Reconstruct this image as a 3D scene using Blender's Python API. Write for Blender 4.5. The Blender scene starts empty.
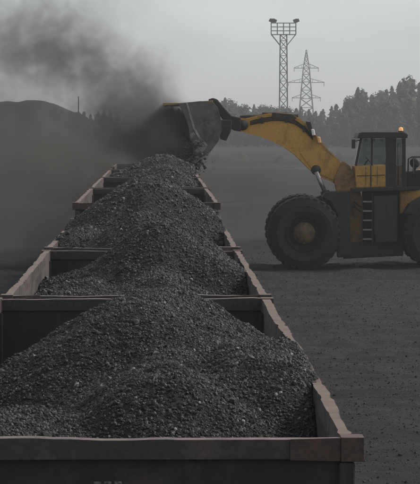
import bpy, math, random
import numpy as np
from mathutils import Vector, Matrix

# ------------------------------------------------------------------ camera, sky, sun, exposure
scene = bpy.context.scene
COL = scene.collection
FPX, VX, VY = 2770.0, 159.0, 122.0           # focal length in photo pixels, vanishing point of the track
CAM_Z = 5.54
pitch = math.atan((242 - VY) / FPX)
yaw = math.atan((210 - VX) / FPX * math.cos(pitch))
cam_data = bpy.data.cameras.new('camera')
cam = bpy.data.objects.new('camera', cam_data)
COL.objects.link(cam)
cam_data.sensor_fit = 'HORIZONTAL'
cam_data.sensor_width = 36.0
cam_data.lens = 36.0 * FPX / 420.0
cam_data.clip_start = 1.0
cam_data.clip_end = 6000.0
cam.location = (0, 0, CAM_Z)
cam.rotation_euler = (math.pi / 2 - pitch, 0, -yaw)
scene.camera = cam

SUN_EL, SUN_AZ = math.radians(42), math.radians(80)      # azimuth clockwise from +Y (away from the camera)
world = bpy.data.worlds.new('World')
scene.world = world
world.use_nodes = True
wn, wl = world.node_tree.nodes, world.node_tree.links
sky = wn.new('ShaderNodeTexSky')
sky.sky_type = 'NISHITA'
sky.sun_disc = False
sky.sun_elevation = SUN_EL
sky.sun_rotation = SUN_AZ
sky.air_density = 1.0
sky.dust_density = 1.0
sky.ozone_density = 1.0
hs = wn.new('ShaderNodeHueSaturation')
hs.inputs['Saturation'].default_value = 0.16
tcw = wn.new('ShaderNodeTexCoord')
mpw = wn.new('ShaderNodeMapping')
mpw.inputs['Scale'].default_value = (3, 3, 14)
nzw = wn.new('ShaderNodeTexNoise')
nzw.inputs['Scale'].default_value = 2.2
nzw.inputs['Detail'].default_value = 5
rpw = wn.new('ShaderNodeMapRange')
rpw.inputs['From Min'].default_value = 0.3
rpw.inputs['From Max'].default_value = 0.7
rpw.inputs['To Min'].default_value = 0.9
rpw.inputs['To Max'].default_value = 1.08
mxw = wn.new('ShaderNodeMix')
mxw.data_type = 'RGBA'
mxw.blend_type = 'MULTIPLY'
mxw.inputs[0].default_value = 1.0
tint = wn.new('ShaderNodeMix')                          # cool cast of the overcast sky
tint.data_type = 'RGBA'
tint.blend_type = 'MULTIPLY'
tint.inputs[0].default_value = 1.0
tint.inputs[7].default_value = (0.965, 1.0, 1.025, 1)
wl.new(sky.outputs[0], hs.inputs['Color'])
wl.new(tcw.outputs['Generated'], mpw.inputs[0])
wl.new(mpw.outputs[0], nzw.inputs['Vector'])
wl.new(nzw.outputs[0], rpw.inputs[0])
wl.new(hs.outputs[0], tint.inputs[6])
wl.new(tint.outputs[2], mxw.inputs[6])
wl.new(rpw.outputs[0], mxw.inputs[7])
bg = wn['Background']
bg.inputs['Strength'].default_value = 0.15
wl.new(mxw.outputs[2], bg.inputs['Color'])

sun_data = bpy.data.lights.new('sun', 'SUN')
sun_data.energy = 3.0
sun_data.angle = math.radians(22)
sun_data.color = (1.0, 0.93, 0.86)
sun = bpy.data.objects.new('sun', sun_data)
COL.objects.link(sun)
sun_dir = Vector((math.sin(SUN_AZ) * math.cos(SUN_EL), math.cos(SUN_AZ) * math.cos(SUN_EL), math.sin(SUN_EL)))
sun.rotation_euler = sun_dir.to_track_quat('Z', 'Y').to_euler()

scene.view_settings.view_transform = 'Standard'
scene.view_settings.look = 'None'
scene.view_settings.exposure = -0.12
scene.view_settings.gamma = 1.0
scene.render.engine = 'CYCLES'
scene.cycles.use_denoising = True
scene.cycles.volume_bounces = 3
scene.cycles.max_bounces = 8
scene.cycles.transparent_max_bounces = 16

rng = np.random.default_rng(7)
random.seed(7)


# ------------------------------------------------------------------ helpers
def at(px, py, Y):
    """World point at distance Y along the track that the photo shows at pixel (px, py)."""
    cp, sp, cy, sy = math.cos(pitch), math.sin(pitch), math.cos(yaw), math.sin(yaw)
    u, v = (px - 210) / FPX, (242 - py) / FPX
    d = Vector((sy * cp + u * cy + v * sy * sp, cy * cp - u * sy + v * cy * sp, -sp + v * cp))
    return Vector((0, 0, CAM_Z)) + d * (Y / d.y)


def hash2(ix, iy, seed):
    h = (ix.astype(np.int64) * 374761393 + iy.astype(np.int64) * 668265263 + seed * 974711) & 0xFFFFFFFF
    h = ((h ^ (h >> 13)) * 1274126177) & 0xFFFFFFFF
    return ((h ^ (h >> 16)) & 0xFFFF) / 65535.0


def vnoise(x, y, seed=0):
    ix, iy = np.floor(x), np.floor(y)
    fx, fy = x - ix, y - iy
    fx, fy = fx * fx * (3 - 2 * fx), fy * fy * (3 - 2 * fy)
    a, b = hash2(ix, iy, seed), hash2(ix + 1, iy, seed)
    c, d = hash2(ix, iy + 1, seed), hash2(ix + 1, iy + 1, seed)
    return (a + (b - a) * fx) * (1 - fy) + (c + (d - c) * fx) * fy - 0.5


def fbm(x, y, octaves=4, seed=0):
    s, a = 0, 1.0
    for o in range(octaves):
        s = s + a * vnoise(x * 2 ** o, y * 2 ** o, seed + o * 17)
        a *= 0.5
    return s


class MB:
    """Collects shapes and links them as one mesh object."""

    def __init__(self):
        self.v, self.f, self.smooth = [], [], []

    def add(self, vs, fs, smooth=False):
        n = len(self.v)
        self.v += [tuple(p) for p in vs]
        self.f += [tuple(i + n for i in q) for q in fs]
        self.smooth += [smooth] * len(fs)
        return self

    def box(self, x0, x1, y0, y1, z0, z1):
        vs = [(x, y, z) for z in (z0, z1) for y in (y0, y1) for x in (x0, x1)]
        return self.add(vs, [(0, 2, 3, 1), (4, 5, 7, 6), (0, 1, 5, 4), (2, 6, 7, 3), (0, 4, 6, 2), (1, 3, 7, 5)])

    def prism(self, prof, y0, y1):
        """profile of (x, z) points extruded along y"""
        n = len(prof)
        area = sum(prof[i][0] * prof[(i + 1) % n][1] - prof[(i + 1) % n][0] * prof[i][1] for i in range(n))
        if area < 0:
            prof = prof[::-1]
        vs = [(x, y0, z) for x, z in prof] + [(x, y1, z) for x, z in prof]
        fs = [tuple(range(n)), tuple(range(2 * n - 1, n - 1, -1))]
        fs += [((i + 1) % n, i, n + i, n + (i + 1) % n) for i in range(n)]
        return self.add(vs, fs)

    def bar(self, p, q, w, h=None):
        h = h or w
        p, q = Vector(p), Vector(q)
        d = (q - p).normalized()
        up = Vector((0, 0, 1)) if abs(d.z) < 0.95 else Vector((0, 1, 0))
        s = d.cross(up).normalized()
        t = s.cross(d)
        vs = [c + s * (a * w / 2) + t * (b * h / 2) for c in (p, q) for a, b in ((-1, -1), (1, -1), (1, 1), (-1, 1))]
        return self.add(vs, [(3, 2, 1, 0), (4, 5, 6, 7), (0, 1, 5, 4), (1, 2, 6, 5), (2, 3, 7, 6), (3, 0, 4, 7)])

    def tube(self, pts, r, n=8):
        pts = [Vector(p) for p in pts]
        rs = r if isinstance(r, (list, tuple)) else [r] * len(pts)
        vs, fs = [], []
        for i, p in enumerate(pts):
            d = (pts[min(i + 1, len(pts) - 1)] - pts[max(i - 1, 0)]).normalized()
            up = Vector((0, 0, 1)) if abs(d.z) < 0.95 else Vector((0, 1, 0))
            s = d.cross(up).normalized()
            t = s.cross(d)
            for k in range(n):
                a = 2 * math.pi * k / n
                vs.append(p + (s * math.cos(a) + t * math.sin(a)) * rs[i])
        for i in range(len(pts) - 1):
            for k in range(n):
                a, b = i * n + k, i * n + (k + 1) % n
                fs.append((a, b, b + n, a + n))
        m = len(pts) * n
        self.add(vs, fs, True)
        base = len(self.v) - m
        self.f += [tuple(base + k for k in range(n - 1, -1, -1)), tuple(base + m - n + k for k in range(n))]
        self.smooth += [False, False]
        return self

    def lathe(self, prof, c, n=48, smooth=True):
        """profile of (radius, y) turned about the y axis through c"""
        vs, fs = [], []
        for r, y in prof:
            for k in range(n):
                a = 2 * math.pi * k / n
                vs.append((c[0] + r * math.cos(a), c[1] + y, c[2] + r * math.sin(a)))
        for i in range(len(prof) - 1):
            for k in range(n):
                a, b = i * n + k, i * n + (k + 1) % n
                fs.append((a, a + n, b + n, b))
        return self.add(vs, fs, smooth)

    def build(self, name, mat, parent=None, bevel=0.0, loc=None, sharp=False):
        me = bpy.data.meshes.new(name)
        me.from_pydata(self.v, [], self.f)
        me.polygons.foreach_set('use_smooth', self.smooth)
        me.materials.append(mat)
        me.update()
        o = bpy.data.objects.new(name, me)
        COL.objects.link(o)
        if parent:
            o.parent = parent
        if loc is not None:
            o.location = loc
        if bevel:
            b = o.modifiers.new('bevel', 'BEVEL')
            b.width = bevel
            b.segments = 2
            b.limit_method = 'ANGLE'
        return o


def tag(o, label=None, cat=None, group=None, kind=None):
    for k, val in (('label', label), ('category', cat), ('group', group), ('kind', kind)):
        if val:
            o[k] = val
    return o


def empty(name, loc, rz=0.0):
    o = bpy.data.objects.new(name, None)
    o.empty_display_size = 0.5
    o.location = loc
    o.rotation_euler = (0, 0, rz)
    COL.objects.link(o)
    return o


def mesh_np(name, verts, faces, mat, parent=None, smooth=False):
    """verts (n,3), faces (m,k) arrays -> object"""
    me = bpy.data.meshes.new(name)
    k = faces.shape[1]
    me.vertices.add(len(verts))
    me.vertices.foreach_set('co', verts.astype(np.float32).ravel())
    me.loops.add(faces.size)
    me.loops.foreach_set('vertex_index', faces.astype(np.int32).ravel())
    me.polygons.add(len(faces))
    me.polygons.foreach_set('loop_start', np.arange(0, faces.size, k, dtype=np.int32))
    me.polygons.foreach_set('loop_total', np.full(len(faces), k, dtype=np.int32))
    me.polygons.foreach_set('use_smooth', np.full(len(faces), smooth))
    me.materials.append(mat)
    me.update(calc_edges=True)
    me.validate()
    o = bpy.data.objects.new(name, me)
    COL.objects.link(o)
    if parent:
        o.parent = parent
    return o


def grid_faces(nx, ny):
    i = np.arange(nx - 1)[None, :] + np.arange(ny - 1)[:, None] * nx
    return np.stack([i, i + 1, i + 1 + nx, i + nx], -1).reshape(-1, 4)


OCT_V = np.array([(1, 0, 0), (-1, 0, 0), (0, 1, 0), (0, -1, 0), (0, 0, 1), (0, 0, -1)], float)
OCT_F = np.array([(0, 2, 4), (2, 1, 4), (1, 3, 4), (3, 0, 4), (2, 0, 5), (1, 2, 5), (3, 1, 5), (0, 3, 5)])
_g = (1 + 5 ** 0.5) / 2
ICO_V = np.array([(-1, _g, 0), (1, _g, 0), (-1, -_g, 0), (1, -_g, 0), (0, -1, _g), (0, 1, _g), (0, -1, -_g), (0, 1, -_g),
                  (_g, 0, -1), (_g, 0, 1), (-_g, 0, -1), (-_g, 0, 1)], float) / math.sqrt(1 + _g * _g)
ICO_F = np.array([(0, 11, 5), (0, 5, 1), (0, 1, 7), (0, 7, 10), (0, 10, 11), (1, 5, 9), (5, 11, 4), (11, 10, 2), (10, 7, 6),
                  (7, 1, 8), (3, 9, 4), (3, 4, 2), (3, 2, 6), (3, 6, 8), (3, 8, 9), (4, 9, 5), (2, 4, 11), (6, 2, 10),
                  (8, 6, 7), (9, 8, 1)])


def lumps(name, pos, rad, mat, parent=None, big=0.02):
    """broken, faceted lumps of the given radii, joined into one mesh"""
    V, F, base = [], [], 0
    for bv, bf, sel in ((OCT_V, OCT_F, rad < big), (ICO_V, ICO_F, rad >= big)):
        p, r = pos[sel], rad[sel]
        n = len(p)
        if not n:
            continue
        q = rng.normal(size=(n, 4))
        q /= np.linalg.norm(q, axis=1)[:, None]
        w, x, y, z = q.T
        R = np.stack([1 - 2 * (y * y + z * z), 2 * (x * y - z * w), 2 * (x * z + y * w),
                      2 * (x * y + z * w), 1 - 2 * (x * x + z * z), 2 * (y * z - x * w),
                      2 * (x * z - y * w), 2 * (y * z + x * w), 1 - 2 * (x * x + y * y)], -1).reshape(n, 3, 3)
        sc = rng.uniform(0.6, 1.25, (n, 1, 3))
        v = bv[None] * (1 + rng.uniform(-0.28, 0.28, (n, len(bv), 1))) * sc
        v = np.einsum('nij,nkj->nki', R, v) * r[:, None, None] + p[:, None]
        f = bf[None] + (np.arange(n) * len(bv))[:, None, None] + base
        V.append(v.reshape(-1, 3))
        F.append(f.reshape(-1, 3))
        base += n * len(bv)
    return mesh_np(name, np.concatenate(V), np.concatenate(F), mat, parent)


# ------------------------------------------------------------------ materials
def new_mat(name):
    m = bpy.data.materials.new(name)
    m.use_nodes = True
    return m, m.node_tree.nodes, m.node_tree.links, m.node_tree.nodes['Principled BSDF']


def ramp(nodes, stops):
    r = nodes.new('ShaderNodeValToRGB')
    e = r.color_ramp.elements
    while len(e) < len(stops):
        e.new(0.5)
    for el, (p, c) in zip(e, stops):
        el.position = p
        el.color = (*c, 1) if len(c) == 3 else c
    return r


def noise(nodes, links, scale, detail=6, rough=0.6, coord='Object', mapping=None):
    tc = nodes.new('ShaderNodeTexCoord')
    n = nodes.new('ShaderNodeTexNoise')
    n.inputs['Scale'].default_value = scale
    n.inputs['Detail'].default_value = detail
    n.inputs['Roughness'].default_value = rough
    if mapping:
        mp = nodes.new('ShaderNodeMapping')
        mp.inputs['Scale'].default_value = mapping
        links.new(tc.outputs[coord], mp.inputs[0])
        links.new(mp.outputs[0], n.inputs['Vector'])
    else:
        links.new(tc.outputs[coord], n.inputs['Vector'])
    return n


def mix(nodes, links, fac, a, b):
    m = nodes.new('ShaderNodeMix')
    m.data_type = 'RGBA'
    for s, val in ((0, fac), (6, a), (7, b)):
        if hasattr(val, 'is_linked') or hasattr(val, 'links'):
            links.new(val, m.inputs[s])
        else:
            m.inputs[s].default_value = val if s == 0 else (*val, 1)
    return m.outputs[2]


def bump(nodes, links, bsdf, height, strength, dist):
    b = nodes.new('ShaderNodeBump')
    b.inputs['Strength'].default_value = strength
    b.inputs['Distance'].default_value = dist
    links.new(height, b.inputs['Height'])
    links.new(b.outputs[0], bsdf.inputs['Normal'])


def worn(name, base, wear, lo=0.45, hi=0.62, scale=3.0, rough=0.7, dust=None, dust_amt=0.6, metallic=0.0, mapping=None):
    """painted or bare metal with blotchy wear and, if asked, dust lying on its upward faces"""
    m, n, l, b = new_mat(name)
    nz = noise(n, l, scale, 8, 0.65, mapping=mapping)
    r = ramp(n, [(lo, (0, 0, 0)), (hi, (1, 1, 1))])
    l.new(nz.outputs[0], r.inputs[0])
    fine = noise(n, l, scale * 9, 5, 0.7)
    col = mix(n, l, r.outputs[0], base, wear)
    dark = mix(n, l, 0.5, col, col)
    mm = n.new('ShaderNodeMix')
    mm.data_type = 'RGBA'
    mm.blend_type = 'MULTIPLY'
    mm.inputs[0].default_value = 0.75
    rr = ramp(n, [(0.3, (0.55, 0.55, 0.55)), (0.7, (1.3, 1.3, 1.3))])
    l.new(fine.outputs[0], rr.inputs[0])
    l.new(col, mm.inputs[6])
    l.new(rr.outputs[0], mm.inputs[7])
    col = mm.outputs[2]
    if dust:
        g = n.new('ShaderNodeNewGeometry')
        sx = n.new('ShaderNodeSeparateXYZ')
        l.new(g.outputs['Normal'], sx.inputs[0])
        mr = n.new('ShaderNodeMapRange')
        mr.inputs['From Min'].default_value = 0.5
        mr.inputs['From Max'].default_value = 0.95
        mr.inputs['To Max'].default_value = dust_amt
        l.new(sx.outputs[2], mr.inputs[0])
        dn = noise(n, l, 5.0, 6, 0.7)
        dr = ramp(n, [(0.33, (0.25, 0.25, 0.25)), (0.6, (1, 1, 1))])
        l.new(dn.outputs[0], dr.inputs[0])
        mu = n.new('ShaderNodeMath')
        mu.operation = 'MULTIPLY'
        l.new(mr.outputs[0], mu.inputs[0])
        l.new(dr.outputs[0], mu.inputs[1])
        col = mix(n, l, mu.outputs[0], col, dust)
    l.new(col, b.inputs['Base Color'])
    b.inputs['Roughness'].default_value = rough
    b.inputs['Metallic'].default_value = metallic
    bump(n, l, b, fine.outputs[0], 0.35, 0.02)
    return m


def coal_mat(name, lo, hi, stone=0.994, rough=0.58, stone_col=(0.26, 0.25, 0.24)):
    m, n, l, b = new_mat(name)
    g = n.new('ShaderNodeNewGeometry')
    r = ramp(n, [(0.0, lo), (stone - 0.01, hi), (stone, stone_col), (1.0, stone_col)])
    l.new(g.outputs['Random Per Island'], r.inputs[0])
    l.new(r.outputs[0], b.inputs['Base Color'])
    b.inputs['Roughness'].default_value = rough
    b.inputs['Specular IOR Level'].default_value = 0.35
    return m


def bed_mat(name, lo, hi, scale=25.0, rough=0.8):
    m, n, l, b = new_mat(name)
    a = noise(n, l, scale, 8, 0.75)
    r = ramp(n, [(0.3, lo), (0.7, hi)])
    l.new(a.outputs[0], r.inputs[0])
    l.new(r.outputs[0], b.inputs['Base Color'])
    b.inputs['Roughness'].default_value = rough
    bump(n, l, b, a.outputs[0], 0.9, 0.05)
    return m


M = {}
M['coal_lump'] = coal_mat('coal_lump', (0.0115, 0.0112, 0.0112), (0.05, 0.0485, 0.048), 0.9965)
M['coal_bed'] = bed_mat('coal_bed', (0.009, 0.0088, 0.0088), (0.046, 0.0445, 0.044), 70.0)
M['ground_lump'] = coal_mat('ground_lump', (0.018, 0.0165, 0.0162), (0.045, 0.041, 0.040), 0.998, 0.8)
M['rim'] = worn('weathered_rim_paint', (0.09, 0.068, 0.06), (0.032, 0.027, 0.025), scale=5, dust=(0.21, 0.155, 0.132), dust_amt=0.9, rough=0.85)
M['end_rim'] = worn('sooty_rim_paint', (0.045, 0.040, 0.039), (0.095, 0.066, 0.057), 0.5, 0.68, scale=2.2, dust=(0.2, 0.16, 0.145), dust_amt=0.95, rough=0.8)
M['far_rim'] = worn('sooty_far_rim', (0.035, 0.033, 0.033), (0.06, 0.05, 0.047), 0.5, 0.7, scale=3, dust=(0.24, 0.18, 0.16), dust_amt=0.95, rough=0.85)
M['wall'] = worn('sooty_steel', (0.024, 0.021, 0.021), (0.07, 0.045, 0.038), 0.5, 0.75, scale=1.6, rough=0.85)
M['inner'] = worn('bare_wagon_side', (0.10, 0.08, 0.074), (0.03, 0.027, 0.027), 0.42, 0.62, scale=2.2, rough=0.85, mapping=(1, 0.5, 1.6))
M['rust'] = worn('rusty_red_paint', (0.088, 0.05, 0.041), (0.045, 0.036, 0.033), 0.40, 0.62, scale=3, dust=(0.16, 0.115, 0.1), dust_amt=0.6, rough=0.85)
M['iron'] = worn('dark_iron', (0.017, 0.016, 0.0155), (0.04, 0.028, 0.023), scale=3, rough=0.75)
M['stencil'] = worn('worn_white_stencil', (0.035, 0.033, 0.034), (0.2, 0.2, 0.2), 0.42, 0.6, scale=30)
M['yellow'] = worn('grimy_yellow_paint', (0.56, 0.30, 0.05), (0.24, 0.135, 0.038), 0.48, 0.78, scale=2.6, rough=0.6, dust=(0.11, 0.085, 0.06), dust_amt=0.5, mapping=(1, 1, 0.5))
M['yellow_clean'] = worn('yellow_paint', (0.46, 0.25, 0.038), (0.17, 0.10, 0.03), 0.5, 0.75, scale=1.6, rough=0.5)
M['dirty'] = worn('oil_blackened_paint', (0.05, 0.034, 0.018), (0.016, 0.014, 0.012), 0.42, 0.62, scale=4, rough=0.6)
M['column'] = worn('mud_caked_yellow', (0.26, 0.14, 0.04), (0.07, 0.05, 0.032), 0.44, 0.66, scale=2.2, rough=0.75, dust=(0.09, 0.07, 0.05), dust_amt=0.5)
M['hub'] = worn('grimy_hub_paint', (0.15, 0.09, 0.034), (0.04, 0.03, 0.02), 0.42, 0.62, scale=4, rough=0.7)
M['bucket'] = worn('scoured_bucket_steel', (0.115, 0.10, 0.09), (0.045, 0.038, 0.034), scale=2.0, rough=0.6)
M['edge'] = worn('bright_cutting_steel', (0.33, 0.31, 0.29), (0.14, 0.12, 0.11), scale=6, rough=0.5, metallic=0.3)
M['guard'] = worn('pitted_corner_steel', (0.24, 0.225, 0.215), (0.05, 0.045, 0.042), 0.47, 0.56, scale=5, rough=0.55, metallic=0.2)
M['spill'] = worn('scuffed_yellow_plate', (0.3, 0.18, 0.045), (0.12, 0.085, 0.045), scale=3, rough=0.65)
M['dark'] = worn('black_machine_paint', (0.006, 0.006, 0.0066), (0.016, 0.014, 0.012), scale=2, rough=0.6)
M['slate'] = worn('blue_grey_panel', (0.013, 0.014, 0.017), (0.018, 0.016, 0.015), scale=2, rough=0.6)
M['rubber'] = worn('dusty_rubber', (0.0055, 0.0053, 0.0053), (0.015, 0.0135, 0.012), scale=2.5, rough=0.9)
M['chrome'] = worn('polished_rod', (0.4, 0.4, 0.41), (0.2, 0.19, 0.18), scale=5, rough=0.35, metallic=0.7)
M['galv'] = worn('galvanised_steel', (0.2, 0.2, 0.205), (0.13, 0.12, 0.115), scale=0.5, rough=0.7)
M['bark'] = worn('bark', (0.07, 0.055, 0.045), (0.04, 0.032, 0.028), scale=4, rough=0.9)
M['rail_steel'] = worn('rail_steel', (0.16, 0.13, 0.11), (0.09, 0.06, 0.05), scale=5, rough=0.6, metallic=0.4)
M['sleeper'] = worn('sooty_concrete', (0.1, 0.095, 0.09), (0.06, 0.056, 0.053), scale=4, rough=0.9)
M['heap'] = bed_mat('stockpile_coal', (0.012, 0.012, 0.012), (0.04, 0.037, 0.035), 0.5)
M['bank'] = bed_mat('dry_rubble', (0.016, 0.0145, 0.013), (0.065, 0.06, 0.05), 0.45)

m, n, l, b = new_mat('foliage_spruce')
g = n.new('ShaderNodeNewGeometry')
r = ramp(n, [(0, (0.022, 0.034, 0.023)), (1, (0.05, 0.07, 0.045))])
l.new(g.outputs['Random Per Island'], r.inputs[0])
l.new(r.outputs[0], b.inputs['Base Color'])
b.inputs['Roughness'].default_value = 0.9
M['spruce'] = m
m, n, l, b = new_mat('foliage_birch')
g = n.new('ShaderNodeNewGeometry')
r = ramp(n, [(0, (0.03, 0.044, 0.026)), (1, (0.068, 0.086, 0.046))])
l.new(g.outputs['Random Per Island'], r.inputs[0])
l.new(r.outputs[0], b.inputs['Base Color'])
b.inputs['Roughness'].default_value = 0.9
M['birch'] = m

# yard ground: coal dirt, with greenish weeds far to the left
m, n, l, b = new_mat('yard_ground')
a1 = noise(n, l, 0.8, 8, 0.72, mapping=(0.3, 1.0, 1.0))
a2 = noise(n, l, 7.0, 10, 0.8)
r1 = ramp(n, [(0.34, (0.0125, 0.0108, 0.0103)), (0.66, (0.035, 0.0308, 0.0292))])
l.new(a1.outputs[0], r1.inputs[0])
r2 = ramp(n, [(0.3, (0.6, 0.6, 0.6)), (0.7, (1.35, 1.35, 1.35))])
l.new(a2.outputs[0], r2.inputs[0])
mm = n.new('ShaderNodeMix')
mm.data_type = 'RGBA'
mm.blend_type = 'MULTIPLY'
mm.inputs[0].default_value = 1.0
l.new(r1.outputs[0], mm.inputs[6])
l.new(r2.outputs[0], mm.inputs[7])
l.new(mm.outputs[2], b.inputs['Base Color'])
b.inputs['Roughness'].default_value = 0.9
bump(n, l, b, a2.outputs[0], 1.0, 0.12)
M['ground'] = m
M['grass'] = bed_mat('weedy_ground', (0.024, 0.025, 0.018), (0.06, 0.06, 0.04), 0.35)

# glass and lamps
m, n, l, b = new_mat('cab_glass')
b.inputs['Base Color'].default_value = (0.03, 0.035, 0.04, 1)
b.inputs['Roughness'].default_value = 0.08
tr = n.new('ShaderNodeBsdfTransparent')
tr.inputs[0].default_value = (0.9, 0.93, 0.94, 1)
ms = n.new('ShaderNodeMixShader')
ms.inputs[0].default_value = 0.2
l.new(tr.outputs[0], ms.inputs[1])
l.new(b.outputs[0], ms.inputs[2])
l.new(ms.outputs[0], n['Material Output'].inputs['Surface'])
M['glass'] = m
m, n, l, b = new_mat('lamp_lens')
b.inputs['Base Color'].default_value = (0.75, 0.73, 0.7, 1)
b.inputs['Roughness'].default_value = 0.2
M['lens'] = m
m, n, l, b = new_mat('amber_lens')
b.inputs['Base Color'].default_value = (0.8, 0.45, 0.2, 1)
b.inputs['Roughness'].default_value = 0.2
M['amber'] = m
m, n, l, b = new_mat('beacon_lit')
b.inputs['Base Color'].default_value = (0.8, 0.3, 0.06, 1)
b.inputs['Emission Color'].default_value = (1.0, 0.5, 0.22, 1)
b.inputs['Emission Strength'].default_value = 0.45
M['beacon'] = m


def volume_mat(name, color, density, aniso=0.0):
    m = bpy.data.materials.new(name)
    m.use_nodes = True
    n, l = m.node_tree.nodes, m.node_tree.links
    n.clear()
    out = n.new('ShaderNodeOutputMaterial')
    v = n.new('ShaderNodeVolumePrincipled')
    v.inputs['Color'].default_value = (*color, 1)
    v.inputs['Density'].default_value = density
    v.inputs['Anisotropy'].default_value = aniso
    v.inputs['Density Attribute'].default_value = ''
    l.new(v.outputs[0], out.inputs['Volume'])
    return m, n, l, v


# ------------------------------------------------------------------ ground, track, terrain
def axis(*segs):
    out = []
    for a, b_, step in segs:
        k = max(2, int(round((b_ - a) / step)) + 1)
        out.append(np.linspace(a, b_, k)[:-1])
    out.append([segs[-1][1]])
    return np.concatenate(out)


def ground_z(x, y):
    near = np.clip(1 - (y - 125) / 60, 0, 1) * np.clip((y + 20) / 40, 0, 1) * np.clip((np.abs(x + 0.27) - 2.2) / 0.8, 0, 1)
    ruts = 0.05 * np.sin(y * 2.2 + 0.9 * fbm(x * 0.15, y * 0.2, 2, 5) * 6) * np.clip(fbm(x * 0.2, y * 0.12, 3, 9) + 0.35, 0, 1)
    z = 0.14 * fbm(x * 0.35, y * 0.35, 4, 1) + 0.12 * fbm(x * 1.1, y * 1.7, 3, 2) + ruts * 2.2
    return z * near


xs = axis((-1500, -60, 60), (-60, -9, 3), (-9, -1.8, 0.18), (-1.8, 1.6, 0.85), (1.6, 10, 0.12), (10, 30, 1.2), (30, 1500, 70))
ys = axis((-200, 20, 20), (20, 38, 2), (38, 112, 0.13), (112, 190, 1.2), (190, 600, 12), (600, 2600, 100))
gx, gy = np.meshgrid(xs, ys)
gz = ground_z(gx, gy)
ground = mesh_np('ground', np.stack([gx, gy, gz], -1).reshape(-1, 3), grid_faces(len(xs), len(ys)), M['ground'], smooth=True)
tag(ground, kind='structure')

N = 30000
ly = 1 / rng.uniform(1 / 118.0, 1 / 38.0, N)
lx = rng.uniform(1.9, 10.2, N)
lr = 0.005 + 0.024 * rng.random(N) ** 9 + (ly / 100) * 0.010
o = lumps('yard_gravel', np.stack([lx, ly, ground_z(lx, ly) + lr * 0.25], -1), lr, M['ground_lump'], big=0.04)
tag(o, 'loose coal crumbs strewn over the dirt yard right of the wagons', 'gravel', kind='stuff')

TX = -0.27                                            # centre line of the track
b_ = MB()
sect = [(-3.0, -0.05), (-1.7, 0.16), (1.7, 0.16), (3.0, -0.05)]
b_.add([(TX + x, y, z) for y in (-60, 134) for x, z in sect], [(0, 1, 5, 4), (1, 2, 6, 5), (2, 3, 7, 6)])
tag(b_.build('track_ballast', M['heap']), kind='structure')
for s in (-1, 1):
    r_ = MB().box(TX + s * 0.795 - 0.037, TX + s * 0.795 + 0.037, -60, 133, 0.2, 0.36)
    tag(r_.build('rail', M['rail_steel']), kind='structure')
b_ = MB()
for k in range(170):
    y = -10 + k * 0.75
    b_.box(TX - 1.35, TX + 1.35, y, y + 0.25, 0.06, 0.205)
tag(b_.build('sleepers', M['sleeper']), kind='structure')

# weedy verge on the left, pale rubble bank behind the yard
xs2, ys2 = np.linspace(-60, -4.2, 60), np.linspace(180, 560, 90)
X, Y = np.meshgrid(xs2, ys2)
e = np.minimum(np.minimum((X + 60) / 8, (-4.2 - X) / 2), np.minimum((Y - 180) / 20, (560 - Y) / 30))
Z = np.clip(e, 0, 1) * (0.25 + 0.5 * np.abs(fbm(X * 0.2, Y * 0.1, 4, 31))) - 0.05
tag(mesh_np('grass_verge', np.stack([X, Y, Z], -1).reshape(-1, 3), grid_faces(60, 90), M['grass'], smooth=True), kind='structure')
xs2, ys2 = np.linspace(-6, 60, 160), np.linspace(318, 440, 80)
X, Y = np.meshgrid(xs2, ys2)
mid = 365 + 14 * fbm(X * 0.06, X * 0, 3, 12)
Z = 1.1 * np.exp(-((Y - mid) / 24) ** 2) * np.clip(0.55 + 1.9 * fbm(X * 0.45, Y * 0.12, 4, 21), 0.0, 2.2) * np.clip((X + 6) / 6, 0, 1) - 0.03
Z = Z - 0.05 * (np.abs(Y - 379) > 58)
tag(mesh_np('rubble_bank', np.stack([X, Y, Z], -1).reshape(-1, 3), grid_faces(160, 80), M['bank'], smooth=True), kind='structure')

# coal stockpile on the left
SP = 200.0
xs2, ys2 = np.linspace(-52, 24, 190), np.linspace(142, 240, 180)
X, Y = np.meshgrid(xs2, ys2)
xe = at(48, 122, SP).x                                # right shoulder of its flat top
dx = np.maximum(np.maximum(X - xe, -40 - X), 0)
dy = np.maximum(np.abs(Y - SP) - 4, 0)
rr = np.sqrt(dx * dx + dy * dy)
Z = 7.0 - 0.66 * (np.sqrt(rr * rr + 1.0) - 1.0) + (0.55 * fbm(X * 0.45, Y * 0.45, 5, 3) - 0.5 * np.abs(fbm(X * 0.6, Y * 0.08, 3, 77))) * np.clip(rr / 3 + 0.45, 0, 1)
skirt = 1.3 * np.exp(-np.maximum(rr - 8, 0) / 5.5) * (0.8 + 1.1 * fbm(X * 0.22, Y * 0.12, 4, 44)) - 0.2
Z = np.maximum(Z, skirt)
o = mesh_np('coal_stockpile', np.stack([X, Y, Z], -1).reshape(-1, 3), grid_faces(190, 180), M['heap'], smooth=True)
tag(o, 'big dark flat-topped coal stockpile in the dust left of the train', 'coal stockpile')


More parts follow.
